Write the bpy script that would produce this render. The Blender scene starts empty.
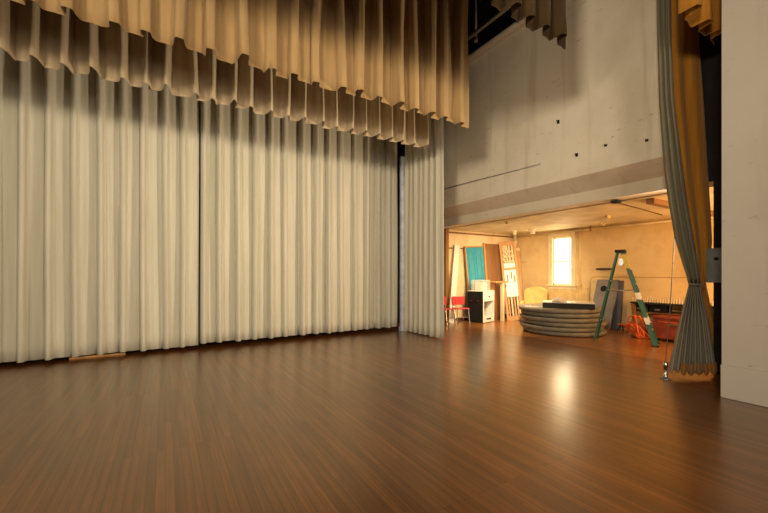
import bpy, bmesh, math, random
from mathutils import Vector, Matrix
random.seed(7)
C = bpy.context.scene.collection
PI = math.pi
# ------------------------------------------------------------------ helpers
YAW = math.radians(30.8); F_PX = 367.0; CAMH = 1.4
def ray(px):
    t = (px-384)/F_PX
    return (math.sin(YAW)+t*math.cos(YAW), math.cos(YAW)-t*math.sin(YAW))
def at(px, py, X=None, Y=None, Z=None, H=None):
    """surveyed point: along the sight line of a photo point, on the plane X, Y, H(eight) or at depth Z"""
    dx, dy = ray(px)
    if X is not None: d = X/dx
    elif Y is not None: d = Y/dy
    elif H is not None: d = (CAMH-H)*F_PX/(py-274)
    else: d = Z
    return Vector((dx*d, dy*d, CAMH+(274-py)/F_PX*d))

class MB:
    def __init__(s, M=None): s.bm = bmesh.new(); s.M = M or Matrix()
    def v(s, p): return s.bm.verts.new(s.M @ Vector(p))
    def face(s, vs, mi=0):
        try: f = s.bm.faces.new(vs); f.material_index = mi; return f
        except ValueError: return None
    def box(s, x0, x1, y0, y1, z0, z1, mi=0):
        v = [s.v((x, y, z)) for x in (x0, x1) for y in (y0, y1) for z in (z0, z1)]
        for a in ((0,1,3,2),(4,6,7,5),(0,4,5,1),(2,3,7,6),(0,2,6,4),(1,5,7,3)): s.face([v[i] for i in a], mi)
        return s
    def quadbox(s, pts, t):     # prism: polygon pts (list of 3d) extruded by vector t
        a = [s.v(p) for p in pts]; b = [s.v(Vector(p)+Vector(t)) for p in pts]
        s.face(a[::-1]); s.face(b)
        for i in range(len(a)): s.face([a[i], a[(i+1)%len(a)], b[(i+1)%len(a)], b[i]])
        return s
    def tube(s, pts, r, n=10, cap=True, r2=None, mi=0):
        pts = [Vector(p) for p in pts]; rings = []
        nrm = None
        for i, p in enumerate(pts):
            d = (pts[min(i+1, len(pts)-1)]-pts[max(i-1, 0)]).normalized()
            if nrm is None: nrm = d.orthogonal().normalized()
            else:
                nrm = nrm - d*nrm.dot(d)
                nrm = nrm.normalized() if nrm.length > 1e-5 else d.orthogonal().normalized()
            b = d.cross(nrm)
            rr = r if r2 is None else r+(r2-r)*i/(len(pts)-1)
            rings.append([s.v(p+nrm*math.cos(2*PI*k/n)*rr+b*math.sin(2*PI*k/n)*rr) for k in range(n)])
        for i in range(len(rings)-1):
            for k in range(n): s.face([rings[i][k], rings[i][(k+1)%n], rings[i+1][(k+1)%n], rings[i+1][k]], mi)
        if cap: s.face(rings[0][::-1], mi); s.face(rings[-1], mi)
        return s
    def lathe(s, prof, n=48, c=(0,0,0), mi=0):
        rings = []
        for (r, z) in prof:
            if r < 1e-5: rings.append([s.v((c[0], c[1], c[2]+z))])
            else: rings.append([s.v((c[0]+r*math.cos(2*PI*k/n), c[1]+r*math.sin(2*PI*k/n), c[2]+z)) for k in range(n)])
        for a, b in zip(rings, rings[1:]):
            for k in range(n):
                k2 = (k+1)%n
                if len(a) == 1 and len(b) == 1: continue
                if len(a) == 1: s.face([a[0], b[k2], b[k]], mi)
                elif len(b) == 1: s.face([a[k], a[k2], b[0]], mi)
                else: s.face([a[k], a[k2], b[k2], b[k]], mi)
        return s
    def sheet(s, fn, nu, nv):
        g = [[s.v(fn(i, j)) for j in range(nv+1)] for i in range(nu+1)]
        for i in range(nu):
            for j in range(nv): s.face([g[i][j], g[i+1][j], g[i+1][j+1], g[i][j+1]])
        return s
    def build(s, name, mat, parent=None, smooth=False, bevel=0, solid=0, sub=0, fix=True):
        if fix: bmesh.ops.recalc_face_normals(s.bm, faces=s.bm.faces)
        me = bpy.data.meshes.new(name); s.bm.to_mesh(me); s.bm.free()
        for m in (mat if isinstance(mat, (list, tuple)) else [mat]): me.materials.append(m)
        o = bpy.data.objects.new(name, me); C.objects.link(o)
        if parent: o.parent = parent
        if smooth:
            for p in me.polygons: p.use_smooth = True
        if bevel:
            b = o.modifiers.new('bevel', 'BEVEL'); b.width = bevel; b.segments = 2; b.limit_method = 'ANGLE'
        if solid:
            b = o.modifiers.new('solid', 'SOLIDIFY'); b.thickness = solid; b.offset = 0
        if sub:
            b = o.modifiers.new('sub', 'SUBSURF'); b.levels = sub; b.render_levels = sub
        return o
def tag(o, label, cat, group=None):
    o['label'] = label; o['category'] = cat
    if group: o['group'] = group
    return o
def struct(o): o['kind'] = 'structure'; return o
def thing(name, label, cat, loc=(0,0,0), rotz=0, group=None):
    o = bpy.data.objects.new(name, None); C.objects.link(o); o.empty_display_size = .1
    o.location = loc; o.rotation_euler = (0, 0, rotz)
    return tag(o, label, cat, group)
def copy_tree(o, parent=None):
    c = o.copy(); C.objects.link(c)
    if parent: c.parent = parent
    for ch in list(o.children): copy_tree(ch, c)
    return c
def lean(B, T, front):
    """matrix: origin B, local z towards T, local -y towards front"""
    B = Vector(B); z = (Vector(T)-B).normalized(); y = -Vector(front)
    y = (y-z*y.dot(z)).normalized(); x = y.cross(z)
    return Matrix(((x.x, y.x, z.x, B.x), (x.y, y.y, z.y, B.y), (x.z, y.z, z.z, B.z), (0,0,0,1)))
def lathing(name, label, cat, M, group=None):
    o = thing(name, label, cat, group=group); o.matrix_world = M; return o

# ------------------------------------------------------------------ materials
def nodes(name):
    m = bpy.data.materials.new(name); m.use_nodes = True
    nt = m.node_tree; b = nt.nodes['Principled BSDF']; return m, nt, b
def mat(name, col, rough=.6, metal=0, var=.12, scale=6, bump=.0, bscale=60, sheen=0, stretch=(1,1,1), spec=None, col2=None, emis=None, es=0, coat=0):
    m, nt, b = nodes(name); N = nt.nodes; L = nt.links
    tc = N.new('ShaderNodeTexCoord'); mp = N.new('ShaderNodeMapping'); mp.inputs['Scale'].default_value = stretch
    L.new(tc.outputs['Object'], mp.inputs['Vector'])
    nz = N.new('ShaderNodeTexNoise'); nz.inputs['Scale'].default_value = scale; nz.inputs['Detail'].default_value = 5
    L.new(mp.outputs['Vector'], nz.inputs['Vector'])
    rp = N.new('ShaderNodeValToRGB'); e = rp.color_ramp.elements
    e[0].position = .32; e[1].position = .68
    c2 = col2 or [c*(1-var*2) for c in col]
    c1 = col if col2 else [min(1, c*(1+var*.5)) for c in col]
    e[0].color = (*c2, 1); e[1].color = (*c1, 1)
    L.new(nz.outputs['Fac'], rp.inputs['Fac']); L.new(rp.outputs['Color'], b.inputs['Base Color'])
    b.inputs['Roughness'].default_value = rough; b.inputs['Metallic'].default_value = metal
    if sheen: b.inputs['Sheen Weight'].default_value = sheen
    if spec is not None: b.inputs['Specular IOR Level'].default_value = spec
    if coat: b.inputs['Coat Weight'].default_value = coat; b.inputs['Coat Roughness'].default_value = .15
    if bump:
        n2 = N.new('ShaderNodeTexNoise'); n2.inputs['Scale'].default_value = bscale; n2.inputs['Detail'].default_value = 3
        L.new(tc.outputs['Object'], n2.inputs['Vector'])
        bp = N.new('ShaderNodeBump'); bp.inputs['Strength'].default_value = bump; bp.inputs['Distance'].default_value = .02
        L.new(n2.outputs['Fac'], bp.inputs['Height']); L.new(bp.outputs['Normal'], b.inputs['Normal'])
    if emis: b.inputs['Emission Color'].default_value = (*emis, 1); b.inputs['Emission Strength'].default_value = es
    return m
def fabric(name, col, col2, trans=.0):
    m = mat(name, col, .95, var=.1, scale=3.0, stretch=(5, 5, .25), col2=col2, bump=.12, bscale=350, sheen=.15, spec=.1)
    return m
def wood_floor(ca=(.215, .084, .015), cb=(.135, .050, .009)):
    m, nt, b = nodes('stage_floor_wood'); N = nt.nodes; L = nt.links
    tc = N.new('ShaderNodeTexCoord'); mp = N.new('ShaderNodeMapping')
    mp.inputs['Rotation'].default_value = (0, 0, PI/2)
    L.new(tc.outputs['Object'], mp.inputs['Vector'])
    br = N.new('ShaderNodeTexBrick'); br.inputs['Scale'].default_value = 1
    br.inputs['Brick Width'].default_value = 1.7; br.inputs['Row Height'].default_value = .055
    br.inputs['Mortar Size'].default_value = .002; br.inputs['Mortar Smooth'].default_value = .4
    br.offset = .37; br.offset_frequency = 3
    br.inputs['Color1'].default_value = (*ca, 1); br.inputs['Color2'].default_value = (*cb, 1)
    br.inputs['Mortar'].default_value = (.03, .012, .005, 1)
    L.new(mp.outputs['Vector'], br.inputs['Vector'])
    ng = N.new('ShaderNodeTexNoise'); ng.inputs['Scale'].default_value = 2.2; ng.inputs['Detail'].default_value = 7
    m2 = N.new('ShaderNodeMapping'); m2.inputs['Scale'].default_value = (16, .6, 1); L.new(tc.outputs['Object'], m2.inputs['Vector']); L.new(m2.outputs['Vector'], ng.inputs['Vector'])
    rg = N.new('ShaderNodeValToRGB'); rg.color_ramp.elements[0].position = .3; rg.color_ramp.elements[1].position = .72
    rg.color_ramp.elements[0].color = (.66, .62, .56, 1); rg.color_ramp.elements[1].color = (1.25, 1.2, 1.1, 1)
    L.new(ng.outputs['Fac'], rg.inputs['Fac'])
    mx = N.new('ShaderNodeMix'); mx.data_type = 'RGBA'; mx.blend_type = 'MULTIPLY'; mx.inputs['Factor'].default_value = 1
    L.new(br.outputs['Color'], mx.inputs['A']); L.new(rg.outputs['Color'], mx.inputs['B'])
    # large worn patches
    nw = N.new('ShaderNodeTexNoise'); nw.inputs['Scale'].default_value = .9; nw.inputs['Detail'].default_value = 6; nw.inputs['Roughness'].default_value = .6
    L.new(tc.outputs['Object'], nw.inputs['Vector'])
    rw = N.new('ShaderNodeValToRGB'); rw.color_ramp.elements[0].position = .35; rw.color_ramp.elements[1].position = .7
    rw.color_ramp.elements[0].color = (.8, .8, .8, 1); rw.color_ramp.elements[1].color = (1.25, 1.2, 1.15, 1)
    L.new(nw.outputs['Fac'], rw.inputs['Fac'])
    m3 = N.new('ShaderNodeMix'); m3.data_type = 'RGBA'; m3.blend_type = 'MULTIPLY'; m3.inputs['Factor'].default_value = 1
    L.new(mx.outputs['Result'], m3.inputs['A']); L.new(rw.outputs['Color'], m3.inputs['B'])
    L.new(m3.outputs['Result'], b.inputs['Base Color'])
    rr = N.new('ShaderNodeMapRange'); rr.inputs['To Min'].default_value = .26; rr.inputs['To Max'].default_value = .44
    L.new(nw.outputs['Fac'], rr.inputs['Value']); L.new(rr.outputs['Result'], b.inputs['Roughness'])
    b.inputs['Specular IOR Level'].default_value = .6; b.inputs['Coat Weight'].default_value = .9; b.inputs['Coat Roughness'].default_value = .24; b.inputs['Coat Tint'].default_value = (1, .9, .75, 1)
    ad = N.new('ShaderNodeMath'); ad.operation = 'MULTIPLY_ADD'; ad.inputs[1].default_value = .25
    L.new(ng.outputs['Fac'], ad.inputs[0]); 
    iv = N.new('ShaderNodeMath'); iv.operation = 'SUBTRACT'; iv.inputs[0].default_value = 1; L.new(br.outputs['Fac'], iv.inputs[1])
    L.new(iv.outputs[0], ad.inputs[2])
    bp = N.new('ShaderNodeBump'); bp.inputs['Strength'].default_value = .22; bp.inputs['Distance'].default_value = .004
    L.new(ad.outputs[0], bp.inputs['Height']); L.new(bp.outputs['Normal'], b.inputs['Normal'])
    return m
def brick_wall(name, c1, c2, rot, bump=.5):
    m, nt, b = nodes(name); N = nt.nodes; L = nt.links
    tc = N.new('ShaderNodeTexCoord')
    sp = N.new('ShaderNodeSeparateXYZ'); cb = N.new('ShaderNodeCombineXYZ'); L.new(tc.outputs['Object'], sp.inputs[0])
    L.new(sp.outputs['Y' if rot else 'X'], cb.inputs['X']); L.new(sp.outputs['Z'], cb.inputs['Y'])
    br = N.new('ShaderNodeTexBrick'); br.inputs['Scale'].default_value = 1; br.inputs['Brick Width'].default_value = .4
    br.inputs['Row Height'].default_value = .2; br.inputs['Mortar Size'].default_value = .008; br.inputs['Mortar Smooth'].default_value = .6
    br.inputs['Color1'].default_value = (*c1, 1); br.inputs['Color2'].default_value = (*[c*.94 for c in c1], 1); br.inputs['Mortar'].default_value = (*[c*.93 for c in c1], 1)
    L.new(cb.outputs[0], br.inputs['Vector'])
    nz = N.new('ShaderNodeTexNoise'); nz.inputs['Scale'].default_value = 1.6; nz.inputs['Detail'].default_value = 8; nz.inputs['Roughness'].default_value = .65
    L.new(tc.outputs['Object'], nz.inputs['Vector'])
    rp = N.new('ShaderNodeValToRGB'); rp.color_ramp.elements[0].position = .5; rp.color_ramp.elements[1].position = .75
    L.new(nz.outputs['Fac'], rp.inputs['Fac'])
    mx = N.new('ShaderNodeMix'); mx.data_type = 'RGBA'; L.new(rp.outputs['Color'], mx.inputs['Factor'])
    L.new(br.outputs['Color'], mx.inputs['A']); mx.inputs['B'].default_value = (*c2, 1)
    L.new(mx.outputs['Result'], b.inputs['Base Color']); b.inputs['Roughness'].default_value = .55
    iv = N.new('ShaderNodeMath'); iv.operation = 'SUBTRACT'; iv.inputs[0].default_value = 1; L.new(br.outputs['Fac'], iv.inputs[1])
    bp = N.new('ShaderNodeBump'); bp.inputs['Strength'].default_value = bump; bp.inputs['Distance'].default_value = .008
    L.new(iv.outputs[0], bp.inputs['Height']); L.new(bp.outputs['Normal'], b.inputs['Normal'])
    return m
def plaster(name, col, stain):
    """painted plaster with scuffs and a few old water stains"""
    m, nt, b = nodes(name); N = nt.nodes; L = nt.links
    tc = N.new('ShaderNodeTexCoord')
    def noise(scale, detail, st, lo, hi, rough=.6):
        mp = N.new('ShaderNodeMapping'); mp.inputs['Scale'].default_value = st; L.new(tc.outputs['Object'], mp.inputs['Vector'])
        nz = N.new('ShaderNodeTexNoise'); nz.inputs['Scale'].default_value = scale; nz.inputs['Detail'].default_value = detail; nz.inputs['Roughness'].default_value = rough
        L.new(mp.outputs['Vector'], nz.inputs['Vector'])
        r = N.new('ShaderNodeMapRange'); r.inputs['From Min'].default_value = lo; r.inputs['From Max'].default_value = hi; r.clamp = True
        L.new(nz.outputs['Fac'], r.inputs['Value']); return r.outputs['Result']
    def mixc(a, bcol, f, amt):
        mu = N.new('ShaderNodeMath'); mu.operation = 'MULTIPLY'; mu.inputs[1].default_value = amt; L.new(f, mu.inputs[0])
        mx = N.new('ShaderNodeMix'); mx.data_type = 'RGBA'; L.new(mu.outputs[0], mx.inputs['Factor'])
        if isinstance(a, tuple): mx.inputs['A'].default_value = (*a, 1)
        else: L.new(a, mx.inputs['A'])
        mx.inputs['B'].default_value = (*bcol, 1); return mx.outputs['Result']
    c = mixc(tuple(col), tuple(stain), noise(.8, 7, (1, 1, 1), .45, .75), .55)
    c = mixc(c, tuple(x*.4 for x in stain), noise(7, 5, (1, .5, 2.6), .66, .72), .6)
    c = mixc(c, tuple(stain), noise(1.5, 4, (1, 2.2, .15), .58, .72), .6)
    L.new(c, b.inputs['Base Color']); b.inputs['Roughness'].default_value = .7
    n2 = N.new('ShaderNodeTexNoise'); n2.inputs['Scale'].default_value = 9; n2.inputs['Detail'].default_value = 6
    L.new(tc.outputs['Object'], n2.inputs['Vector'])
    bp = N.new('ShaderNodeBump'); bp.inputs['Strength'].default_value = .18; bp.inputs['Distance'].default_value = .02
    L.new(n2.outputs['Fac'], bp.inputs['Height']); L.new(bp.outputs['Normal'], b.inputs['Normal'])
    return m

M_floor = wood_floor()
M_floor2 = wood_floor((.36, .18, .065), (.28, .13, .045))
M_curt = fabric('curtain_lining', (.64, .61, .51), (.55, .52, .42))
M_curtg = fabric('curtain_lining_green', (.40, .40, .31), (.30, .31, .25))
M_val = fabric('valance_tan', (.42, .275, .13), (.33, .215, .10))
M_val3 = fabric('valance_brown_shaded', (.06, .034, .014), (.045, .026, .010))  # valance out of the light: its shade is put into the fabric colour
M_val2 = fabric('valance_tan_aged', (.60, .49, .33), (.48, .38, .25))
M_gold = fabric('gold_velour', (.45, .20, .03), (.34, .14, .018))
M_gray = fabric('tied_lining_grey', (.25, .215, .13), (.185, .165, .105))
M_grayL = fabric('tied_lining_lower_lit', (.37, .31, .205), (.235, .225, .22))  # lower part paler: the warm light on it is put into the colour
M_plaster = plaster('stage_wall_plaster', (.88, .80, .66), (.60, .50, .36))
M_plaster2 = plaster('pier_plaster', (.54, .49, .43), (.45, .40, .335))
M_beam = plaster('beam_paint', (.74, .66, .53), (.55, .45, .32))
M_dark = mat('fly_loft_black', (.012, .011, .010), .95, spec=.05)
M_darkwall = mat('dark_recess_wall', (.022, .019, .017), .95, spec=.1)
M_bwall = brick_wall('store_brick_end', (.80, .58, .29), (.62, .42, .19), True, .2)
M_lwall = brick_wall('store_plaster_side', (.78, .60, .35), (.60, .42, .22), False, .15)
M_bceil = mat('store_ceiling_cream', (.84, .70, .44), .7, var=.12, scale=2)
M_cream = mat('cream_paint', (.84, .72, .48), .5, var=.05)
M_bead = mat('beadboard_paint', (.80, .58, .26), .5, var=.12, scale=4)
M_metal = mat('galvanised_pipe', (.42, .40, .37), .4, .7)
M_chrome = mat('chrome_tube', (.7, .68, .64), .22, 1)
M_black = mat('black_paint', (.010, .009, .009), .6, spec=.25)
M_blackm = mat('black_matte', (.012, .012, .012), .8)
M_white = mat('white_laminate', (.80, .76, .66), .4, var=.04)
M_tabletop = mat('grey_table_plastic', (.20, .175, .135), .6, var=.1)
M_green = mat('green_fibreglass', (.012, .105, .052), .4, var=.1)
M_yellow = mat('yellow_label', (.65, .5, .05), .5)
M_alu = mat('aluminium', (.6, .6, .58), .35, .9)
M_turq = mat('turquoise_door_paint', (.02, .29, .40), .45, var=.08)
M_brown = mat('stained_door_wood', (.27, .12, .04), .5, stretch=(8, 8, .6), scale=3)
M_orangew = mat('orange_pine', (.55, .27, .08), .5, stretch=(8, 8, .6), scale=3)
M_pale = mat('pale_pine', (.78, .6, .36), .55, stretch=(8, 8, .6), scale=3)
M_yfab = mat('yellow_upholstery', (.74, .50, .18), .9, var=.1, bump=.2, bscale=200)
M_red = mat('red_plastic', (.55, .03, .035), .4)
M_orange = mat('orange_cord_rubber', (.75, .13, .02), .5)
M_redb = mat('rust_red_metal', (.30, .05, .02), .5, var=.2)
M_greyb = mat('grey_board_paint', (.21, .195, .205), .6, var=.15, scale=3)
M_greyd = mat('slate_board_paint', (.10, .10, .13), .6)
M_lilac = mat('gap_light_pale_blue', (.52, .60, .74), .6)  # light through the curtain gap, put into a flat colour
M_box = mat('grey_switch_box', (.17, .175, .17), .5)
M_cloth = mat('crumpled_cream_cloth', (.72, .6, .48), .9, bump=.5, bscale=30)
M_baseb = mat('dark_baseboard_wood', (.10, .045, .02), .5)
M_glass = mat('sunlit_frosted_pane', (.9, .85, .7), .3, emis=(1, .80, .50), es=9)

# ------------------------------------------------------------------ setting
struct(MB().box(-6, 6.9, -6, 9, -.12, 0).build('floor', M_floor))
struct(MB().box(6.9, 13, -6, 9, -.12, 0).build('floor_store', M_floor2))
XW = 6.4          # face of the high stage wall
# pier / wall at the right of the picture
struct(MB().box(5.44, 5.8, -4, 1.62, .0, 7.2).build('wall_right', M_plaster2))
b = struct(MB().box(5.415, 5.439, -4, 1.625, .001, .375).build('baseboard_right', M_plaster2, bevel=.008))
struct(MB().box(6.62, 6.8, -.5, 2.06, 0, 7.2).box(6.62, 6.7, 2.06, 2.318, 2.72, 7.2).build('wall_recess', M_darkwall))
# high wall over the opening
Hl = 3.16
struct(MB().box(XW, XW+.3, 2.32, 8.3, Hl, 6.55).build('wall_high', M_plaster))
# sloping soffit then beam
m = MB(); m.quadbox([(XW, 2.32, Hl), (XW+.3, 2.32, 2.93), (XW+.3, 2.32, Hl)], (0, 5.98, 0))
struct(m.build('trim_1', M_beam))
struct(MB().box(XW+.3, XW+.62, 2.32, 8.3, 2.72, 3.3).build('wall_beam', M_beam, bevel=.01))
# rail on top of the high wall
m = MB().box(XW-.10, XW+.32, 2.32, 8.3, 6.54, 6.66).tube([(XW-.09, 2.32, 6.60), (XW-.09, 8.3, 6.60)], .07, 12)
struct(m.build('trim_2', M_beam))
# loft ceiling
struct(MB().box(-6, 7.1, -6, 9.0, 8.2, 8.35).build('ceiling', M_dark))
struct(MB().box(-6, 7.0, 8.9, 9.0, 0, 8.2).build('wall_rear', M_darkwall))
struct(MB().box(6.9, 7.1, -1, 9, 6.8, 8.2).build('wall_loft', M_dark))
# store room
XB = 10.0; YL = 8.3; HC = 2.70
w1 = at(553, 274, X=XB).y; w0 = at(571.5, 274, X=XB).y      # window opening in y
wz0 = at(560, 285, X=XB).z; wz1 = at(562, 237.5, X=XB).z
m = MB(); m.box(XB, XB+.3, .8, w0, 0, HC+.1); m.box(XB, XB+.3, w1, YL+.2, 0, HC+.1)
m.box(XB, XB+.3, w0, w1, 0, wz0); m.box(XB, XB+.3, w0, w1, wz1, HC+.1)
struct(m.build('wall_back', M_bwall))
struct(MB().box(6.72, XB, YL, YL+.2, 0, HC+.1).build('wall_left', M_lwall))
struct(MB().box(6.8, XB+.3, .6, .8, 0, HC+.1).build('wall_end', M_bwall))
struct(MB().box(XW+.62, XB, .8, YL, HC, HC+.1).build('ceiling_store', M_bceil))
struct(MB().box(6.72, XB, YL-.02, YL-.001, .001, .09).build('baseboard_left', M_baseb))
# ceiling beam seen at the right end, painted like the ceiling
m = MB(); p = at(640, 200, H=HC)
m.box(p.x, XB, 3.02, 3.14, HC-.09, HC-.001); struct(m.build('trim_3', M_brown))
# beadboard under the window
yb0, yb1 = at(588, 274, X=XB).y, at(547, 274, X=XB).y
m = MB(); y = yb0
while y < yb1:
    m.box(XB-.02, XB-.001, y, min(y+.085, yb1), .001, wz0-.06); y += .09
m.box(XB-.035, XB-.001, yb0, yb1, wz0-.075, wz0-.045)
struct(m.build('trim_4', M_bead, bevel=.004))
# window
wn = bpy.data.objects.new('window_1', None); C.objects.link(wn); wn.location = (XB, (w0+w1)/2, wz0); struct(wn)
hw = (w1-w0)/2; hh = wz1-wz0
fr = MB().box(-.04, -.001, -hw-.13, -hw, -.03, hh+.14).box(-.04, -.001, hw, hw+.13, -.03, hh+.14).box(-.045, -.001, -hw-.13, hw+.13, hh, hh+.14)
fr.box(-.04, -.001, -hw-.13, hw+.13, -.12, -.03)
fr.build('window_frame', M_cream, wn, bevel=.006)
MB().box(-.1, .14, -hw-.17, hw+.17, -.035, -.0).build('window_sill', M_cream, wn, bevel=.006)
s = MB().box(.02, .06, -hw, -hw+.035, 0, hh).box(.02, .06, hw-.035, hw, 0, hh).box(.02, .06, -hw, hw, 0, .045).box(.02, .06, -hw, hw, hh-.035, hh).box(.01, .06, -hw, hw, hh*.48, hh*.48+.045)
s.build('sash', M_cream, wn)
MB().box(.065, .075, -hw, hw, 0, hh).build('window_pane', M_glass, wn)

# ------------------------------------------------------------------ curtains
def interp(tab, x):
    if x <= tab[0][0]: return tab[0][1]
    for a, b_ in zip(tab, tab[1:]):
        if x <= b_[0]: return a[1]+(b_[1]-a[1])*(x-a[0])/(b_[0]-a[0])
    return tab[-1][1]
PROF = [(0,-.35),(.03,.1),(.07,.75),(.13,1.0),(.22,1.0),(.29,.85),(.33,.35),(.37,.05),(.45,-.02),(.6,.12),(.78,.06),(.9,-.05),(.965,-.1)]
FRONT = [(0,-.15),(.05,-.08),(.2,-.02),(.4,0),(.52,.08),(.60,.4),(.66,.95),(.72,1.0),(.80,.86),(.88,.62),(.93,.2),(.97,-.1)]
SAW = [(0,-.1),(.08,-.05),(.2,.1),(.35,.45),(.5,.85),(.58,1.0),(.63,1.0),(.68,.85),(.76,.45),(.84,.05),(.9,-.1),(.95,-.15)]
BOX = [(0,-.1),(.02,.1),(.05,.9),(.09,1.0),(.2,1.04),(.31,1.0),(.35,.9),(.39,.35),(.44,.02),(.5,-.05),(.7,-.02),(.88,-.08),(.96,-.12)]
def pleats(s0, n, p, prof, depth, jit, seed):
    R = random.Random(seed); out = []
    s = s0
    for k in range(n):
        pp = p; d = depth*R.uniform(1-jit, 1+jit); j = R.uniform(-.06, .06)*p*jit*3; sw = R.uniform(-1, 1); hz = R.uniform(-1, 1); sk = R.uniform(-.25, .5)
        for (ph, o) in prof:
            q = ph + (j/p if .02 < ph < .4 else j*.4/p if ph > .4 else 0)
            o2 = o + (sk*.35*(ph-.2)/.1 if .07 < ph < .3 else 0) 
            out.append((s+q*pp, o2*d, sw, hz, k))
        s += pp
    out.append((s, -.1*depth, 0, 0, n))
    return out
def drape(name, mt, P, axis, origin, sign, z0, z1, nz=22, flare=.25, sway=.015, hem=.012, solid=.004, vary=1.0, end=None):
    """pleated cloth hanging on a straight track. axis: unit plan vector; folds go towards axis-normal*sign"""
    ax = Vector((axis[0], axis[1], 0)); nm = Vector((-axis[1], axis[0], 0))*sign
    def fn(i, j):
        s, o, sw, hz, k = P[i]; t = (j/nz)**1.0; u = 1-t      # u = 1 at hem
        amp = 1+flare*u
        w = sway*u*(sw+.6*math.sin(k*1.7+u*5))
        zz = z0+(z1-z0)*t
        if j == 0: zz += hem*hz*.5+o*hem*2
        wob = .006*vary*math.sin(u*6+k*2.3+s*3)
        return Vector(origin)+ax*(s+w)+nm*(o*amp+wob)+Vector((0, 0, zz))
    m = MB().sheet(fn, len(P)-1, nz)
    return m.build(name, mt, smooth=True, solid=solid, fix=True)
YC = 7.7
Pl = pleats(-4.106, 15, .31, PROF, .095, .3, 3)
tag(drape('stage_curtain', M_curt, Pl, (1, 0), (0, YC, 0), -1, .065, 6.4, 26), 'long cream pleated stage curtain panel at the far left, above the dark floor gap', 'curtain', None)
Pr = pleats(.55, 14, .3175, PROF, .09, .35, 5)
for i, q in enumerate(Pr): Pr[i] = (q[0]+.018*math.sin(q[0]*5.1), q[1], q[2], q[3], q[4])
tag(drape('stage_curtain', M_curt, Pr, (1, 0), (0, YC+.03, 0), -1, .09, 6.4, 26), 'long cream pleated stage curtain panel right of the black seam, beside the pale blue strip of painted light', 'curtain', None)
# side curtain, returning towards the camera at the right end
Ps = pleats(0, 7, .186, PROF, .06, .35, 8)
d = Vector((5.11-5.04, 6.09-7.40)).normalized()
Ps = [(a[0], a[1], a[2], a[3], a[4]) for a in Ps]
tag(drape('side_curtain', M_curt, Ps, (d.x, d.y), (5.04, 7.40, 0), -1, .02, 6.2, 24, flare=.35), 'short cream side curtain hanging at right angles beside the storage room opening', 'curtain')
# added pale strip: light coming through the gap, put into its colour
tag(MB().box(4.985, 5.135, 7.53, 7.60, 0, 4.3).box(4.97, 5.15, 7.51, 7.62, 0, .10).build('gap_light_strip', M_lilac, bevel=.005), 'narrow pale blue strip painted as light through the gap between the main and side curtains', 'post')
# valances
Z3 = 4.42
Pv = pleats(-4.4, 28, .3214, BOX, .10, .35, 11)
tag(drape('valance', M_val, Pv, (1, 0), (0, 4.8, 0), -1, 3.99, 7.0, 14, flare=.5, sway=.03, hem=.03, vary=2), 'large tan pleated valance hanging in front, nearest row across the top', 'valance')
Pv2 = pleats(-4.3, 32, .2765, FRONT, .13, .3, 17)
tag(drape('valance', M_val2, Pv2, (1, 0), (0, 6.0, 0), -1, 3.95, 7.0, 14, flare=.5, sway=.03, hem=.03, vary=2), 'shorter brown pleated valance behind the tan one, touching the top of the cream curtain', 'valance')
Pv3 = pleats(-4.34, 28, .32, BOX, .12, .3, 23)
tag(drape('valance', M_val3, Pv3, (1, .04), (0, 2.8, 0), -1, Z3, 7.2, 10, flare=.4, sway=.03, hem=.04, vary=2), 'small brown valance end, darkened in colour for shade, hanging against the bare wall at top centre right', 'valance')
Pv4 = pleats(5.1, 3, .36, BOX, .12, .3, 29)
tag(drape('valance', M_gold, Pv4, (1, 0), (0, 1.90, 0), -1, Z3, 7.2, 10, flare=.4, sway=.03, hem=.05, vary=2), 'gold valance scrap at the very top above the tied-back gold drape', 'valance')

# tied back drapes
ZD = 5.0
def plan(px, z):
    dx, dy = ray(px); return Vector((dx*z, dy*z, 0))
def tied(name, mt, L, R_, zdepth, z0, z1, nf, depth, seed, nz=44, phase=0, hem=.02):
    R = random.Random(seed); nu = nf*10
    jit = [R.uniform(-.25, .25) for _ in range(nf+1)]; da = [R.uniform(.6, 1.2) for _ in range(nf+1)]
    def fn(i, j):
        t = j/nz; h = z0+(z1-z0)*t
        y = 274-(h-CAMH)*F_PX/ZD
        l, r = interp(L, y), interp(R_, y)
        u = i/nu; k = min(int(u*nf), nf-1); f = u*nf-k
        uu = u+jit[k]*.25/nf*math.sin(f*PI)
        px = l+(r-l)*uu
        wid = (r-l)*ZD/F_PX
        dp = min(depth, .30*wid)*da[k]
        o = math.cos(2*PI*(u*nf+phase)); o = math.copysign(abs(o)**.85, o)
        zz = zdepth+dp*o
        p = plan(px, zz) if False else plan(px, ZD)*(1)+Vector((ray(px)[0], ray(px)[1], 0))*(zz-ZD)
        return Vector((p.x, p.y, h+(hem*o if j == 0 else 0)))
    return MB().sheet(fn, nu, nz).build(name, mt, smooth=True, solid=.005)
gl = [(-90,655),(30,657),(100,659),(170,664),(200,668),(240,675),(265,683),(284,689),(300,685),(330,677),(372,668)]
gr = [(-90,670),(30,671),(100,674),(170,683),(200,687),(240,694),(265,698),(284,700),(300,703),(330,710),(372,717)]
t = thing('tied_curtain', 'grey-green drape gathered at the waist and fanning out beside the white pier', 'curtain', (0, 0, 0))
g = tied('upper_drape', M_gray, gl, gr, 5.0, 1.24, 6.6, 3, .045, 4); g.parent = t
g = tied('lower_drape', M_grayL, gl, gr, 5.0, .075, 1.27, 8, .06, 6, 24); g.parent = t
g = tied('hem_band', M_gold, [(300,700),(345,684),(372,680)], [(300,703),(330,712),(372,718)], 4.93, .065, .20, 5, .06, 7, 5); g.parent = t
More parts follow.
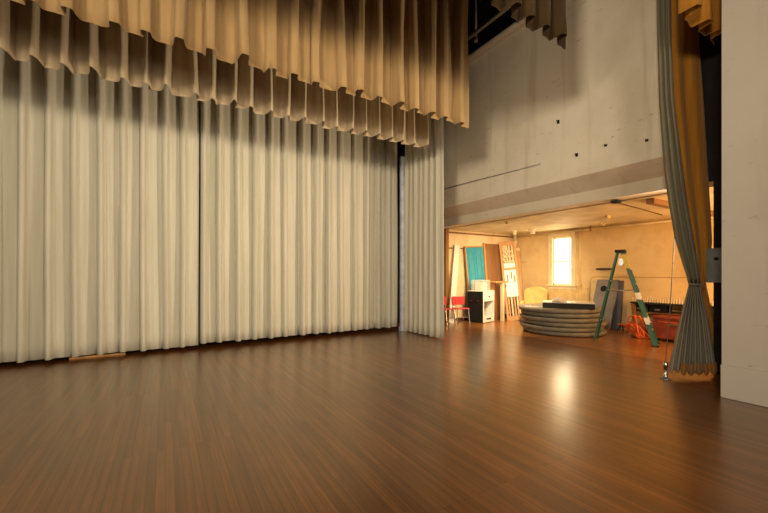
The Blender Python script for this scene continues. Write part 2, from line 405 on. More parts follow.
tl = [(-90,668),(30,669),(100,672),(170,680),(200,684),(240,691),(265,695),(284,697),(300,699),(330,706),(372,712)]
tr = [(-90,697),(30,699),(100,704),(170,708),(200,710),(240,712),(265,710),(284,706),(300,709),(330,716),(372,722)]
t2 = thing('tied_curtain', 'gold drape falling behind the grey-green one and caught at the same waist', 'curtain', (0, 0, 0))
g = tied('drape', M_gold, tl, tr, 5.18, .085, 6.6, 2, .03, 9); g.parent = t2
# tie cord
w0_, w1_ = at(689, 284, Z=4.86), at(706, 284, Z=4.95)
c0, c1 = at(706, 284, Z=5.22), at(689, 284, Z=5.16)
m = MB().tube([w0_, (w0_+w1_)/2-Vector((.01, .01, .01)), w1_, c0, c1, w0_], .008, 6)
m.build('tie_cord', M_grayL, t, smooth=True)

# floor pulley with its taut line
a = at(665.5, 379, H=0); top = at(674, 247, Z=5.35)
t = thing('floor_pulley', 'metal floor anchor with a taut cord beside the foot of the tied drape', 'curtain pulley', a)
MB().lathe([(0, 0), (.062, 0), (.062, .012), (.03, .018), (0, .018)], 20).build('base_plate', M_metal, t, smooth=True)
MB().lathe([(0, .018), (.026, .018), (.026, .05), (.02, .055), (.02, .16), (.027, .165), (.027, .215), (.012, .23), (0, .23)], 16).build('spring_housing', M_chrome, t, smooth=True)
dv = (top-a); dv2 = dv*(6.5/dv.z)
MB().tube([(0, 0, .22), dv*.5, dv2], .006, 6).build('cord', mat('cord_hemp', (.17, .12, .08), .8), t)

# loft pipes
p0 = at(440, 44, X=5.5); p1 = at(507, 6, X=5.5)
tag(MB().tube([(5.5, 6.9, 6.38), (5.5, 2.4, 6.38)], .035, 12).build('batten_pipe', M_metal, smooth=True), 'grey horizontal pipe crossing the black loft right of the tan valance', 'pipe')
q = at(476, 38, X=5.7)
tag(MB().tube([(q.x, q.y, q.z), (q.x, q.y, 8.2)], .022, 8).tube([(q.x, q.y, q.z), (q.x, q.y, q.z-.08)], .04, 8).build('hanging_rod', M_metal, smooth=True), 'thin vertical rod dangling in the black loft in front of the horizontal pipe', 'rod')
q = at(499, 0, X=6.2)
tag(MB().tube([(q.x, q.y, q.z-.1), (q.x, q.y, 8.2)], .02, 8).build('hanging_rod', M_metal, smooth=True), 'short stub of vertical rod at the picture top, just left of the shade-darkened brown valance', 'rod')

# marks on the high wall
a = at(440, 190, X=XW-.02); b_ = at(540, 164, X=XW-.02)
tag(MB().tube([(XW-.022, a.y+.5, a.z), (XW-.022, a.y, a.z), (XW-.022, b_.y, b_.z)], .012, 8).build('wall_conduit', M_metal, smooth=True), 'thin horizontal conduit low on the high wall above the opening', 'conduit')
for (px, py, s, lab) in ((558.5, 122, .035, 'dark iron wall hook nearest the top of the high wall'), (577, 155, .03, 'dark iron wall hook just above the ledge, left of the other small mark'), (606, 145.5, .018, 'tiny dark peg in the high wall right of both hooks'), (647, 140.5, .018, 'tiny dark peg in the high wall next to the tied drape')):
    c = at(px, py, X=XW)
    m = MB().box(-.014, -.001, -.02, .02, -s, s).tube([(-.012, 0, s*.3), (-.05, 0, s*.1), (-.055, 0, s*.7)], .008, 6)
    o = m.build('wall_hook', M_black); o.location = (XW, c.y, c.z); tag(o, lab, 'hook')
# box in the recess
c = at(718, 262, X=6.58)
t = thing('switch_box', 'grey electrical box in the dark recess between the drape and pier', 'switch box', (6.62, c.y, 1.3))
MB().box(-.09, -.002, -.12, .12, -.02, .46).build('box_body', M_box, t, bevel=.006)
MB().tube([(-.09, .0, .31), (-.12, .0, .31)], .022, 12).build('knob', M_black, t, smooth=True)

# ------------------------------------------------------------------ store room things
# stack of round folding tables
cT = Vector((8.30, 5.47, 0)); R0 = .92
def round_table():
    t = thing('round_folding_table', 'x', 'table', (0, 0, 0), 0, 'stack of round folding tables')
    pr = [(0, .05), (R0-.09, .05), (R0-.085, .018), (R0-.03, .012), (R0-.012, .026), (R0-.004, .05), (R0, .07), (R0-.004, .09), (R0-.014, .099), (R0-.03, .102), (0, .102)]
    MB().lathe(pr, 72).build('tabletop', M_tabletop, t, smooth=True)
    MB().lathe([(R0-.16, .002), (R0-.10, .002), (R0-.10, .049), (R0-.16, .049), (R0-.16, .002)], 60).build('apron', M_tabletop, t)
    for s in (-1, 1):
        pts = [(-.35*1, s*.62, .03), (-.35, s*.1, .03), (.35, s*.1, .03), (.35, s*.62, .03)]
        MB().tube(pts, .014, 8).build('leg', M_blackm, t)
    return t
rt = round_table(); offs = [(.05,.0),(-.02,.03),(.03,-.03),(-.03,.02),(.02,.03),(-.05,.05)]
rl = ['grey round folding table resting on the floor, bottom of the stack', 'grey round folding table, second from the bottom of the stack', 'grey round folding table, third from the bottom of the stack', 'grey round folding table, third from the top of the stack', 'grey round folding table, second from the top of the stack', 'grey round folding table on top of the stack, under the black slab']
for k in range(6):
    o = rt if k == 0 else copy_tree(rt)
    o.location = (cT.x+offs[k][0], cT.y+offs[k][1], k*.1025); o.rotation_euler = (0, 0, k*.7); o['label'] = rl[k]
zt = 5*.1025+.103
# black slab box with a white top
va = math.radians(-57.4)
c = plan(568, 8.55)
t = thing('riser_box', 'flat black box with a white top lying on the round table stack', 'riser', (c.x, c.y, zt), va)
MB().box(-.53, .53, -.3, .3, 0, .12).build('box_body', M_blackm, t, bevel=.006)
MB().box(-.535, .535, -.305, .305, .121, .14).build('white_top', M_white, t, bevel=.003)
# crumpled cloth
c = plan(559, 8.45)
m = MB(); RR = random.Random(2); pr = [(0, .001), (.15, .001), (.155, .02), (.14, .055), (.11, .085), (.06, .108), (0, .115)]
m.lathe(pr, 28)
for v in m.bm.verts:
    a_ = math.atan2(v.co.y, v.co.x); r = Vector((v.co.x, v.co.y)).length
    if v.co.z > .002: v.co.z *= 1+.1*math.sin(a_*7)*(r/.15); 
    k_ = 1+.07*math.sin(a_*5+1)+.04*math.sin(a_*11); v.co.x *= k_; v.co.y *= k_
o = m.build('folded_cloth', M_cloth, smooth=True); o.location = (c.x, c.y, zt+.141); tag(o, 'rounded bundle of cream cloth on the white-topped black box', 'cloth bundle')
# cards on the tabletop left
for i, (px, z, lab) in enumerate(((528, 8.95, 'leftmost white card lying near the edge of the top round table'), (533, 8.85, 'white card lying between two others on the top round table'), (539, 8.75, 'white card beside the black box on the top round table'))):
    c = plan(px, z)
    t = thing('card', lab, 'card', (c.x, c.y, zt), va+.2*i, 'white cards on the round table')
    MB().box(-.06, .06, -.05, .05, 0, .012).build('sheet', M_white, t)
    MB().box(-.035, .035, -.02, .02, .0125, .014).build('printed_patch', M_black, t)

# armchair
c = at(534, 274, X=9.35)
t = thing('armchair', 'yellow upholstered armchair with rounded back behind the table stack', 'armchair', (c.x, c.y, 0), math.radians(-62))
# local: -y is the front
def rounded_back(w, h0, h1, y0, y1, tilt):
    m = MB(); n = 12; pts = []
    pts.append((-w, h0)); 
    for k in range(n+1):
        a_ = PI-PI*k/n; pts.append((w*math.cos(a_)*1.0, h1-.16+.16*math.sin(a_)))
    pts.append((w, h0))
    A = [m.v((x, y0+tilt*(z-h0), z)) for x, z in pts]; B = [m.v((x, y1+tilt*(z-h0), z)) for x, z in pts]
    m.face(A); m.face(B[::-1])
    for i in range(len(A)): m.face([A[i], A[(i+1)%len(A)], B[(i+1)%len(A)], B[i]])
    return m
rounded_back(.33, .2, 1.02, .14, .28, .12).build('backrest', M_yfab, t, bevel=.04)
MB().box(-.25, .25, -.30, .15, .30, .44).build('seat_cushion', M_yfab, t, bevel=.04)
MB().box(-.26, .26, -.28, .2, .12, .30).build('seat_base', M_yfab, t, bevel=.02)
for s in (-1, 1):
    MB().box(min(s*.26, s*.36), max(s*.26, s*.36), -.30, .18, .12, .60).build('armrest', M_yfab, t, bevel=.035)
    for y in (-.24, .18): MB().tube([(s*.29, y, .0), (s*.29, y, .12)], .018, 8, r2=.026).build('leg', M_brown, t)

# black and white cabinet
t = thing('storage_cabinet', 'black-sided white-fronted cabinet with an empty open compartment', 'cabinet', at(483, 323.5, H=0), math.radians(14))
W, D, H = .62, .5, .90
MB().box(0, .02, 0, D, .02, H).build('side_panel', M_black, t, bevel=.003)
MB().box(W-.02, W, 0, D, .02, H).build('side_panel', M_white, t, bevel=.003)
MB().box(.02, W-.02, D-.02, D, .02, H).build('back_panel', M_black, t)
MB().box(-.01, W+.01, -.01, D, H, H+.02).build('top_panel', M_white, t, bevel=.003)
MB().box(.02, W-.02, 0, D-.02, .02, .05).box(.02, W-.02, .0, .02, .05, .2).build('base_panel', M_white, t)
MB().box(.2, .45, -.006, -.0, .09, .13).build('vent_slot', M_black, t)
dr = MB().box(.025, W-.025, -.012, .35, .62, .89).build('drawer', M_white, t, bevel=.004)
MB().lathe([(0, 0), (.018, 0), (.02, .012), (.012, .03), (0, .032)], 12, ).build('knob', M_black, dr, smooth=True)
dr.children[0].location = (W/2, -.012, .75); dr.children[0].rotation_euler = (PI/2, 0, 0)
MB().box(0, .035, -.012, 0, .02, H).build('front_stile', M_white, t); MB().box(W-.035, W, -.012, 0, .02, H).build('front_stile', M_white, t)
for y in (.12, .34): MB().box(-.025, -.001, y, y+.09, .62, .64).build('handle', M_chrome, t, bevel=.003)
# white wire crate
t = thing('wire_crate', 'white lattice crate standing on top of the black cabinet', 'crate', (7.76, 7.55, .921), math.radians(14))
m = MB(); w_, d_, h_ = .44, .36, .30; r_ = .006
for k in range(8):
    x = w_*k/7
    for y in (0, d_): m.tube([(x, y, .006), (x, y, h_)], r_, 5)
    m.tube([(x, 0, .008), (x, d_, .008)], r_, 5)
for k in range(6):
    y = d_*k/5
    for x in (0, w_): m.tube([(x, y, .006), (x, y, h_)], r_, 5)
for k in range(6):
    z = .008+(h_-.01)*k/5
    m.tube([(0, 0, z), (w_, 0, z), (w_, d_, z), (0, d_, z), (0, 0, z)], r_+.001, 5)
m.build('basket', M_white, t)
MB().box(.05, .38, .06, .3, .016, .22).build('folded_linen', M_white, t, bevel=.03)

# wooden stand right of the cabinet
t = thing('wooden_stand', 'tall narrow orange-brown wooden stand between cabinet and slatted panel', 'stand', (8.40, 7.52, 0))
MB().box(-.12, .42, 0, .45, 1.14, 1.19).build('top', M_orangew, t, bevel=.005)
MB().box(.20, .27, .02, .12, 0, 1.14).build('side_panel', M_pale, t, bevel=.004)
MB().box(-.02, .02, .35, .40, .93, 1.14).build('bracket', M_brown, t)
MB().box(.02, .24, .38, .40, .6, 1.14).build('rear_rail', M_orangew, t)

# turquoise door leaning on the left wall
B = at(480, 274, Y=8.12); B.z = .0; T = at(473.5, 274, Y=8.24); T.z = 2.2
Mx = lean(B, T, (0, -1, 0))
t = lathing('loose_door', 'turquoise painted door slab leaning against the left storage wall', 'door slab', Mx)
m = MB().box(-.36, .36, -.035, 0, .0, 2.22).build('slab', M_turq, t, bevel=.004)
m = MB()
for (x0, x1, z0, z1) in ((-.27, -.04, .15, 1.0), (.04, .27, .15, 1.0), (-.27, -.04, 1.15, 2.1), (.04, .27, 1.15, 2.1)):
    m.box(x0, x1, -.045, -.0352, z0, z0+.03).box(x0, x1, -.045, -.0352, z1-.03, z1).box(x0, x0+.03, -.045, -.0352, z0, z1).box(x1-.03, x1, -.045, -.0352, z0, z1)
m.build('panel_moulding', M_turq, t)
MB().box(-.40, -.365, -.05, .0, 0, 2.26).box(-.40, .36, -.05, -.0, 2.225, 2.26).build('frame_strip', M_orangew, t)
# brown door
B = at(497, 274, Y=8.02); B.z = 0; T = at(491.5, 274, Y=8.27); T.z = 2.36
t = lathing('loose_door', 'dark brown wooden door slab leaning between the turquoise door and slatted panel', 'door slab', lean(B, T, (0, -1, 0)))
MB().box(-.33, .33, -.035, 0, 0, 2.36).build('slab', M_brown, t, bevel=.004)
MB().box(-.40, -.335, -.045, .0, 0, 2.38).build('edge_strip', M_orangew, t)
kn = MB().lathe([(0, 0), (.03, 0), (.02, .03), (.03, .05), (0, .06)], 14).build('knob', M_chrome, t, smooth=True)
kn.matrix_local = Matrix.Translation((.26, -.036, 1.05)) @ Matrix.Rotation(PI/2, 4, 'X')
# slatted carved panel
B = at(515.5, 274, Z=11.05); B.z = 0; T = at(506.5, 274, Z=11.55); T.z = 2.47
t = lathing('carved_panel', 'tall slatted wooden panel with white patches leaning in the room corner', 'panel', lean(B, T, (-.75, -.66, 0)))
MB().box(-.235, -.17, -.05, 0, 0, 2.47).build('stile', M_orangew, t, bevel=.004); MB().box(.17, .235, -.05, 0, 0, 2.47).build('stile', M_orangew, t, bevel=.004)
for z in (0, .75, 1.55, 2.33): MB().box(-.17, .17, -.045, -.005, z, z+.14).build('rail', M_orangew, t)
for k in range(4): MB().box(-.15+k*.085, -.105+k*.085, -.035, -.015, .14, .75).build('slat', M_pale if k % 2 else M_orangew, t)
for k in range(4): MB().box(-.15+k*.085, -.105+k*.085, -.035, -.015, 1.69, 2.33).build('slat', M_pale, t)
MB().box(-.16, .16, -.056, -.046, .72, 1.12).build('white_patch', M_white, t); MB().box(-.16, .16, -.056, -.046, 1.62, 1.76).build('white_patch', M_white, t)
m = MB()
for (x, z) in ((-.09, 1.3), (.03, 1.38), (.11, 1.26)): m.box(x-.02, x+.02, -.052, -.04, z-.11, z+.11)
m.build('dark_slot', M_brown, t); MB().box(-.17, .17, -.04, -.02, .89, 1.55).build('carved_board', M_white, t)
m = MB()
for k in range(10): m.lathe([(0, -.05), (.05, -.03), (.06, 0), (.05, .03), (0, .05)], 10, (-.11+.11*(k % 3), -.03, 1.82+.16*(k//3)))
m.build('carving', M_pale, t, smooth=True)

# slab behind panel right side (dark edge) : orange plank
B = at(522, 274, Z=11.35); B.z = 0; T = at(517.5, 274, Z=11.9); T.z = 2.35
t = lathing('loose_plank', 'narrow orange-brown plank leaning right of the slatted panel', 'plank', lean(B, T, (-.75, -.66, 0)))
MB().box(-.06, .06, -.03, 0, 0, 2.35).build('board', M_orangew, t, bevel=.003)
MB().box(-.06, .06, -.034, -.0305, 2.2, 2.3).build('end_mark', M_pale, t)

# red child chairs
def red_chair():
    t = thing('red_chair', 'x', 'chair', (0, 0, 0), 0, 'small red chairs by the left wall')
    m = MB().box(-.19, .19, -.17, .19, .42, .445); m.build('seat', M_red, t, bevel=.012)
    MB().box(-.19, .19, .19, .215, .52, .76).build('backrest', M_red, t, bevel=.012)
    for s in (-1, 1):
        MB().tube([(s*.18, -.2, 0), (s*.165, -.14, .42)], .011, 8).build('leg', M_chrome, t)
        MB().tube([(s*.18, .26, 0), (s*.165, .2, .42), (s*.165, .205, .74)], .011, 8).build('leg', M_chrome, t)
    MB().tube([(-.17, -.17, .2), (.17, -.17, .2)], .008, 6).build('stretcher', M_chrome, t)
    return t
rc = red_chair(); c = at(446.5, 274, Z=10.15); rc.location = (c.x, c.y, 0); rc.rotation_euler = (0, 0, .1); rc['label'] = 'small red chair with metal legs, half hidden by the side curtain'
o = copy_tree(rc); c = at(460.5, 274, Z=10.35); o.location = (c.x, c.y-.02, 0); o.rotation_euler = (0, 0, -.35); o['label'] = 'small red chair with metal legs, nearest the black cabinet'

# pale slab and timber by the left wall
B = at(447, 274, Y=8.26)
tag(MB().box(B.x-.09, B.x+.02, 8.2, 8.298, 0, HC).build('timber_post', M_brown, bevel=.004), 'brown timber post on the left storage wall beside the side curtain', 'post')
B = at(451, 274, Y=8.0); B.z = 0; T = at(457, 274, Y=8.25); T.z = 2.3
t = lathing('pale_slab', 'tall pale slab leaning on the left wall above the red chairs', 'board', lean(B, T, (0, -1, 0)))
MB().box(-.1, .1, -.02, 0, 0, 2.3).build('board', M_white, t, bevel=.003)  # plain white slab, tall and narrow
a = at(449, 248, Y=8.28); b_ = at(464, 251, Y=8.28)
tag(MB().tube([(a.x, 8.265, a.z), (b_.x, 8.265, a.z)], .015, 8).build('wall_pipe', M_brown, smooth=True), 'short horizontal pipe on the left wall left of the turquoise door', 'pipe')

# cornhole-like boards
def hole_board(mt, loc_px, X, lab, z1, hw, hole):
    B = at(loc_px, 274, X=X); B.z = 0.0; T = Vector((XB-.03, B.y+.0, z1))
    t = lathing('game_board', lab, 'board', lean(B, T, (-1, 0, 0)), 'boards leaning on the end wall')
    H_ = (T-B).length; m = MB()
    if hole:
        cx, cz, r = -.06, H_-.25, .085; n = 32
        def ringpt(k):
            a_ = 2*PI*k/n; return (cx+r*math.cos(a_), cz+r*math.sin(a_))
        def outpt(k):
            a_ = 2*PI*k/n; c_, s_ = math.cos(a_), math.sin(a_)
            f = 1e9
            if c_ > 1e-6: f = min(f, (hw-cx)/c_)
            if c_ < -1e-6: f = min(f, (-hw-cx)/c_)
            if s_ > 1e-6: f = min(f, (H_-cz)/s_)
            if s_ < -1e-6: f = min(f, (cz-(H_-.5))/-s_)
            return (cx+c_*f, cz+s_*f)
        for y in (-.03, -.045):
            a_ = [m.v((*[ringpt(k)[0]], y, ringpt(k)[1])) for k in range(n)]; b2 = [m.v((outpt(k)[0], y, outpt(k)[1])) for k in range(n)]
            for k in range(n): m.face([a_[k], a_[(k+1)%n], b2[(k+1)%n], b2[k]])
        rr = [[m.v((ringpt(k)[0], y, ringpt(k)[1])) for k in range(n)] for y in (-.03, -.045)]
        for k in range(n): m.face([rr[0][k], rr[0][(k+1)%n], rr[1][(k+1)%n], rr[1][k]])
        m.box(-hw, hw, -.045, -.03, 0, H_-.5)
    else: m.box(-hw, hw, -.045, -.03, 0, H_)
    m.build('face_board', mt, t)
    MB().box(-hw, -hw+.025, -.03, .0, 0, H_).box(hw-.025, hw, -.03, 0, 0, H_).box(-hw, hw, -.03, 0, 0, .025).box(-hw, hw, -.03, 0, H_-.025, H_).build('edge_frame', mt, t)
    if hole: MB().box(-hw+.026, hw-.026, -.008, -.004, .03, H_-.03).build('backing', M_blackm, t)
    return t
hole_board(M_greyb, 599.5, 9.55, 'grey game board with a round hole leaning on the end wall', 1.24, .27, True)
hole_board(M_greyd, 612, 9.80, 'dark slate board leaning right of the holed grey board', 1.22, .21, False)

# stepladder
fl = at(597.5, 338.5, H=0); frr = at(656, 347, H=0); tp = at(620, 250, Z=7.55)
ct = (fl+frr)/2; ax = (frr-fl); half = ax.length/2; ang = math.radians(-69)
t = thing('stepladder', 'green fibreglass stepladder standing open before the end wall', 'stepladder', (ct.x, ct.y, 0), ang)
# local x: from rear foot (-) to front foot (+); local y: width. top cap at local x
d_ = (tp-ct); lx = d_.x*math.cos(ang)+d_.y*math.sin(ang); Ht = tp.z
def rail(x0, y0, x1, y1, w, th):
    m = MB(); h = Ht-.06
    m.quadbox([(x0-w, y0, 0), (x0+w, y0, 0), (x1+w*.8, y1, h), (x1-w*.8, y1, h)], (0, th, 0)); return m
for s in (-1, 1):
    rail(half-.035, s*.21, lx+.05, s*.115, .040, .025).build('front_rail', M_green, t, bevel=.004)
    rail(-half+.02, s*.20, lx-.045, s*.11, .019, .022).build('rear_rail', M_green, t, bevel=.003)
    MB().box(half-.09, half+.02, s*.21-.012, s*.21+.037, -.0, .03).build('foot', M_blackm, t, bevel=.004)
def fx(z): return half-.035+(lx+.055-(half-.035))*z/(Ht-.06)
def rx(z): return -half+.02+(lx-.045-(-half+.02))*z/(Ht-.06)
def wy(z): return .21+(.115-.21)*z/(Ht-.06)
for k in range(1, 6):
    z = .3*k; MB().box(fx(z)-.04, fx(z)+.04, -wy(z)+.01, wy(z), z-.012, z+.012).build('step', M_alu, t, bevel=.003)
for k in (1, 3): 
    z = .42*k; MB().tube([(rx(z), -wy(z)+.03, z), (rx(z), wy(z)-.02, z)], .011, 8).build('rear_brace', M_alu, t)
zc = Ht-.06
MB().box(lx-.08, lx+.10, -.135, .16, zc, Ht).build('top_cap', M_blackm, t, bevel=.008)
for s in (-1, 1):
    z = 1.08
    MB().tube([(rx(z), s*.16, z), ((rx(z)+fx(z))/2, s*.16, z-.02), (fx(z), s*.16, z)], .008, 6).build('spreader', M_alu, t)
    yy = s*.155
    z2, z3 = zc-.32, zc-.04
    MB().quadbox([(fx(z2)-.036, wy(z2)*s-.004, z2), (fx(z2)+.036, wy(z2)*s-.004, z2), (fx(z3)+.034, wy(z3)*s-.004, z3), (fx(z3)-.034, wy(z3)*s-.004, z3)], (0, .033, 0)).build('yellow_sleeve', M_yellow, t)
    for z in (.9, .42): MB().quadbox([(fx(z)-.035, wy(z)*s-.003, z), (fx(z)+.035, wy(z)*s-.003, z), (fx(z+.13)+.035, wy(z+.13)*s-.003, z+.13), (fx(z+.13)-.035, wy(z+.13)*s-.003, z+.13)], (0, .03, 0)).build('label', M_white, t)
MB().box(lx-.02, lx+.06, -.05, .05, zc-.26, zc-.12).build('tool_holder', M_alu, t)

# workbench along end wall
c0 = at(630, 274, X=9.25)
by1 = c0.y; by0 = 1.9
t = thing('workbench', 'long dark-edged bench against the end wall behind the ladder', 'workbench', (9.25, by1, 0))
Lb = by1-by0
MB().box(0, .7, -Lb, 0, .72, .76).build('worktop', M_blackm, t, bevel=.004)
for (x, y) in ((.05, -.06), (.62, -.06), (.05, -Lb+.06), (.62, -Lb+.06)): MB().box(x-.03, x+.03, y-.03, y+.03, 0, .72).build('leg', M_brown, t)
MB().box(.04, .66, -Lb+.04, -.04, .53, .545).build('shelf', M_brown, t)
# row of wooden spindles laid on bench
m = MB(); y = -.02
R = random.Random(4); k = 0
t_g = 'wooden spindles standing on the bench'
while y > -Lb+.1:
    h = R.uniform(.09, .13); x = .08
    mm = MB().lathe([(0, 0), (.018, 0), (.018, .02), (.011, .035), (.015, h*.6), (.010, h*.75), (.016, h), (0, h+.005)], 8)
    if k < 40:
        o = mm.build('wooden_spindle', M_pale, smooth=True); o.location = (9.25+x, by1+y, .761)
        tag(o, 'short turned wooden spindle standing in the row along the dark bench', 'spindle', t_g)
    y -= .05; k += 1
tag(MB().box(9.5, 9.9, by0+.1, by1-.05, .761, .82).build('plank_stack', M_pale, bevel=.004), 'pale board lying on the bench behind the spindles', 'board')

# red toolbox cart under the bench
c = at(667, 274, X=9.0)
t = thing('tool_chest', 'rust-red metal chest under the bench beside the tied drape', 'chest', (8.85, c.y-.80, 0))
MB().box(0, .55, 0, 1.0, .06, .46).build('chest_body', M_redb, t, bevel=.01)
MB().box(-.01, .56, -.01, 1.01, .465, .52).build('lid', M_redb, t, bevel=.01)
MB().box(-.03, -.001, .45, .7, .36, .38).build('handle', M_chrome, t, bevel=.003)
MB().box(-.014, -.011, .1, .9, .40, .415).build('trim_line', M_orange, t)
for (x, y) in ((.06, .08), (.49, .08), (.06, .92), (.49, .92)): MB().tube([(x-.02, y, .03), (x+.02, y, .03)], .03, 12).build('wheel', M_blackm, t)
# black bins on chest / under bench
for i, (px, X, w, lab) in enumerate(((642, 9.45, .17, 'black bin on the shelf under the bench, right behind the ladder rail'), (660, 9.45, .16, 'black bin on the shelf under the bench, next to the taut cord'))):
    c = at(px, 274, X=X)
    t = thing('storage_bin', lab, 'bin', (9.47, c.y, .546), 0, 'black bins by the bench')
    MB().box(-.14, .14, -w, w, 0, .13).build('bin_body', M_black, t, bevel=.01)
    MB().box(-.15, .15, -w-.01, w+.01, .131, .15).build('lid', M_blackm, t, bevel=.004)
    MB().box(-.155, -.141, -.05, .05, .05, .08).build('handle', M_metal, t)

# orange extension cord heap hanging and on floor
def coil(c, n, seed, r=.013, w=.22, h=.30, tall=.45):
    R = random.Random(seed); pts = []; N_ = n*14
    for i in range(N_+1):
        a_ = 2*PI*i/14; k = i/N_
        rr = w*(.65+.35*math.sin(i*.37+seed)); zz = c[2]+tall*.5*(1+math.sin(a_+seed*.3))*(.6+.4*math.cos(i*.11))
        pts.append((c[0]+.10*math.sin(i*.21+seed)+.03*math.cos(a_*1.3), c[1]+rr*math.cos(a_)+.06*math.sin(i*.09), max(r+.002, zz)))
    return MB().tube(pts, r, 6)
c = at(636, 274, X=9.0)
for k, (dx, dy, z, n, lab) in enumerate(((-.05, 0.02, .015, 7, 'heap of orange extension cord left of the red chest'), )):
    m = coil((9.0+dx, c.y+dy-.10, z), n*2, 3+k, r=.016, w=.21, tall=.46)
    tag(m.build('extension_cord', M_orange, smooth=True), lab, 'cord')
# low orange stand in front of the cord heap
c = at(630, 332, H=0)
t = thing('low_stand', 'small low orange stand with black feet before the cord heap', 'stand', (c.x-.05, c.y+.08, 0), -.3)
MB().box(-.07, .07, -.16, .16, .15, .18).build('top_bar', M_orange, t, bevel=.005)
for s_ in (-1, 1):
    for q in (-1, 1): MB().tube([(q*.09, s_*.14, 0), (q*.03, s_*.12, .155)], .012, 8).build('leg', M_blackm, t)

# pipes, conduits, boxes in the store room
xw = XB-.02
a = at(596, 275, X=xw); b_ = at(690, 271.5, X=xw); d_ = at(589.5, 281, X=xw); e_ = at(589, 315, X=xw)
tag(MB().tube([(xw, e_.y, e_.z), (xw, d_.y, d_.z), (xw, d_.y-.06, d_.z+.10), (xw, a.y, d_.z+.13), (xw, b_.y, d_.z+.13), (xw, 1, d_.z+.13)], .019, 8).build('conduit', M_bead, smooth=True), 'long cream conduit crossing the end wall and bending down behind the boards', 'conduit')
a = at(580, 237, X=xw); e_ = at(580, 283, X=xw)
tag(MB().tube([(xw, a.y, HC-.02), (xw, a.y, e_.z)], .014, 8).build('conduit', M_cream, smooth=True), 'vertical cream conduit right of the window dropping to a small box', 'conduit')
tag(MB().box(XB-.06, XB-.037, a.y-.05, a.y+.05, e_.z-.10, e_.z-.003).build('outlet_box', M_bead, bevel=.004), 'small cream outlet box at the foot of the vertical conduit', 'outlet box')
a = at(523, 262, X=XB)
tag(MB().box(XB-.03, XB-.001, a.y-.14, a.y+.14, a.z-.02, a.z+.04).build('wall_bracket', M_bead, bevel=.004), 'small yellowish rail on the end wall left of the window', 'wall rail')
# black rod shelf behind the ladder
a = at(606, 269, X=XB)
tag(MB().box(XB-.12, XB-.001, a.y-.2, a.y+.2, a.z-.02, a.z+.02).build('wall_shelf', M_blackm, bevel=.003), 'short black rail on the end wall beside the ladder top', 'rail')
# pipe along top of end wall
p = 2.62
tag(MB().tube([(xw-.03, YL-.1, p), (xw-.03, 1, p)], .028, 10).build('ceiling_pipe', M_bceil, smooth=True), 'cream pipe running along the top of the end wall', 'pipe')
a = at(446, 229, Y=YL-.06); 
tag(MB().tube([(6.8, YL-.06, p), (XB-.1, YL-.06, p)], .022, 10).build('ceiling_pipe', M_brown, smooth=True), 'dark pipe running along the top of the left storage wall', 'pipe')
# column pipe in corner
c = at(516.5, 274, X=XB-.16)
t = thing('standpipe', 'cream vertical standpipe in the corner behind the slatted panel', 'pipe', (XB-.14, min(c.y, YL-.14), 0))
MB().tube([(0, 0, 0), (0, 0, HC-.002)], .05, 16).build('pipe', M_cream, t, smooth=True)
MB().tube([(0, 0, 2.4), (0, 0, 2.5)], .065, 16).build('coupling', M_cream, t, smooth=True)
t.location.y = YL-.16
# ceiling drops / hangers
for (px, py, r, hh_, lab) in ((532.5, 229, .075, .14, 'thick cream pipe stub hanging from the ceiling nearest the window'), (514.5, 231, .05, .12, 'slim cream pipe stub hanging from the ceiling above the slatted panel')):
    c = at(px, py, H=2.6) if False else at(px, py, Z=10.6 if px > 520 else 11.0)
    t = thing('ceiling_stub', lab, 'pipe', (c.x, c.y, HC), 0)
    MB().lathe([(0, -.001), (r*1.5, -.001), (r*1.5, -.02), (r, -.035), (r*.9, -hh_), (0, -hh_)], 20).build('flange', M_cream, t, smooth=True)
c = at(506.5, 222, H=2.6) if False else at(506.5, 221, Z=9.0)
t = thing('sprinkler_head', 'small dark sprinkler head on the ceiling above the slatted panel', 'sprinkler', (c.x, c.y, HC))
MB().tube([(0, 0, -.001), (0, 0, -.06)], .014, 8).build('stem', M_brown, t); MB().lathe([(0, -.06), (.035, -.06), (.03, -.07), (0, -.075)], 14).build('deflector', M_brown, t)
# junction fixture with its cable
c = at(616, 202.5, H=HC-.03)
t = thing('ceiling_fixture', 'dark round ceiling box with a cable running right', 'ceiling box', (c.x, c.y, HC))
MB().lathe([(0, -.001), (.085, -.001), (.085, -.03), (.05, -.045), (0, -.05)], 24).build('box_cover', M_blackm, t)
e = at(662, 215, H=HC-.02)
MB().tube([(0, 0, -.03), ((e.x-c.x)*.5, (e.y-c.y)*.5, -.02), (e.x-c.x, e.y-c.y, -.02)], .011, 6).build('cable', M_baseb, t)
# elbow pipe pieces under the ceiling right of the window
a = at(604, 226, Z=8.9); b_ = at(609, 220, Z=8.2)
tag(MB().tube([(a.x, a.y, 2.60), (a.x-.1, a.y+.0, 2.62), (b_.x, b_.y, 2.67), (b_.x-.1, b_.y, HC)], .035, 10).build('elbow_pipe', M_bead, smooth=True), 'short cream elbow pipe under the ceiling above the holed board', 'pipe')
a = at(592.5, 227, X=XB-.1)
tag(MB().tube([(a.x-.1, a.y, HC-.002), (a.x-.1, a.y, HC-.16)], .018, 8).build('pipe_hanger', M_brown, smooth=True), 'small dark pipe hanger below the ceiling right of the window', 'hanger')

# floor strip along the curtain and loose slip of wood under it
tag(MB().box(-1.35, -.6, 7.80, 7.9, .001, .03).build('wood_batten', M_orangew), 'lit strip of wood on the floor under the left curtain hem', 'batten')

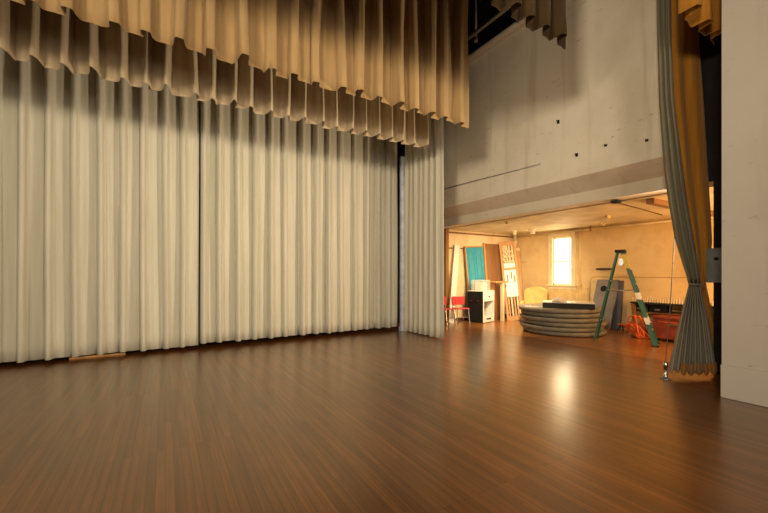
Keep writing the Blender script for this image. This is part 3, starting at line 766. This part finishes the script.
# ------------------------------------------------------------------ lights
def area(name, loc, target, size, power, col, size_y=None, spread=None):
    l = bpy.data.lights.new(name, 'AREA'); l.energy = power; l.color = col; l.size = size
    if size_y: l.shape = 'RECTANGLE'; l.size_y = size_y
    if spread: l.spread = spread
    o = bpy.data.objects.new(name, l); C.objects.link(o); o.location = loc
    o.rotation_euler = (Vector(target)-Vector(loc)).to_track_quat('-Z', 'Y').to_euler()
    return o
RD = math.radians
area('hall_light', (2.0, -2.6, 3.78), (1.7, 7.7, 3.2), 1.0, 80, (1, .82, .56), spread=RD(105))
area('hall_light', (-5.0, -1.8, 3.8), (5.0, 5.2, 3.7), 1.2, 235, (1, .84, .60), spread=RD(120))
area('hall_fill_light', (-.5, -5.6, 2.4), (1.5, 7.7, 2.8), 4.5, 108, (1, .86, .66), 3, spread=RD(110))  # added soft fill behind the camera, lifts the shadows
area('store_window_light', (8.4, .9, 1.6), (8.6, 6.5, .5), 1.5, 175, (1, .60, .25), 1.5)
area('store_fill_light', (7.1, 5.6, 2.3), (8.6, 7.8, .0), .5, 72, (1, .76, .44), .5, spread=RD(120))  # added unseen lamp, brightens the store room floor
area('store_side_fill', (7.6, 1.7, 1.65), (-.5, 6.3, 2.9), .35, 85, (1, .84, .60), spread=RD(80))  # added lamp hidden behind the pier, brightens right-facing folds
w = bpy.data.worlds.new('world'); bpy.context.scene.world = w; w.use_nodes = True
w.node_tree.nodes['Background'].inputs[0].default_value = (1, .76, .48, 1); w.node_tree.nodes['Background'].inputs[1].default_value = .12

# ------------------------------------------------------------------ camera
cd = bpy.data.cameras.new('camera'); cam = bpy.data.objects.new('camera', cd); C.objects.link(cam)
cam.location = (0, 0, CAMH); cam.rotation_euler = (PI/2, 0, -YAW)
cd.sensor_width = 36; cd.lens = F_PX/768*36; cd.shift_y = 17.5/768; cd.clip_end = 100
sc = bpy.context.scene; sc.camera = cam
sc.view_settings.view_transform = 'Standard'; sc.view_settings.look = 'None'; sc.view_settings.gamma = 1
sc.view_settings.exposure = 0; sc.view_settings.use_curve_mapping = False
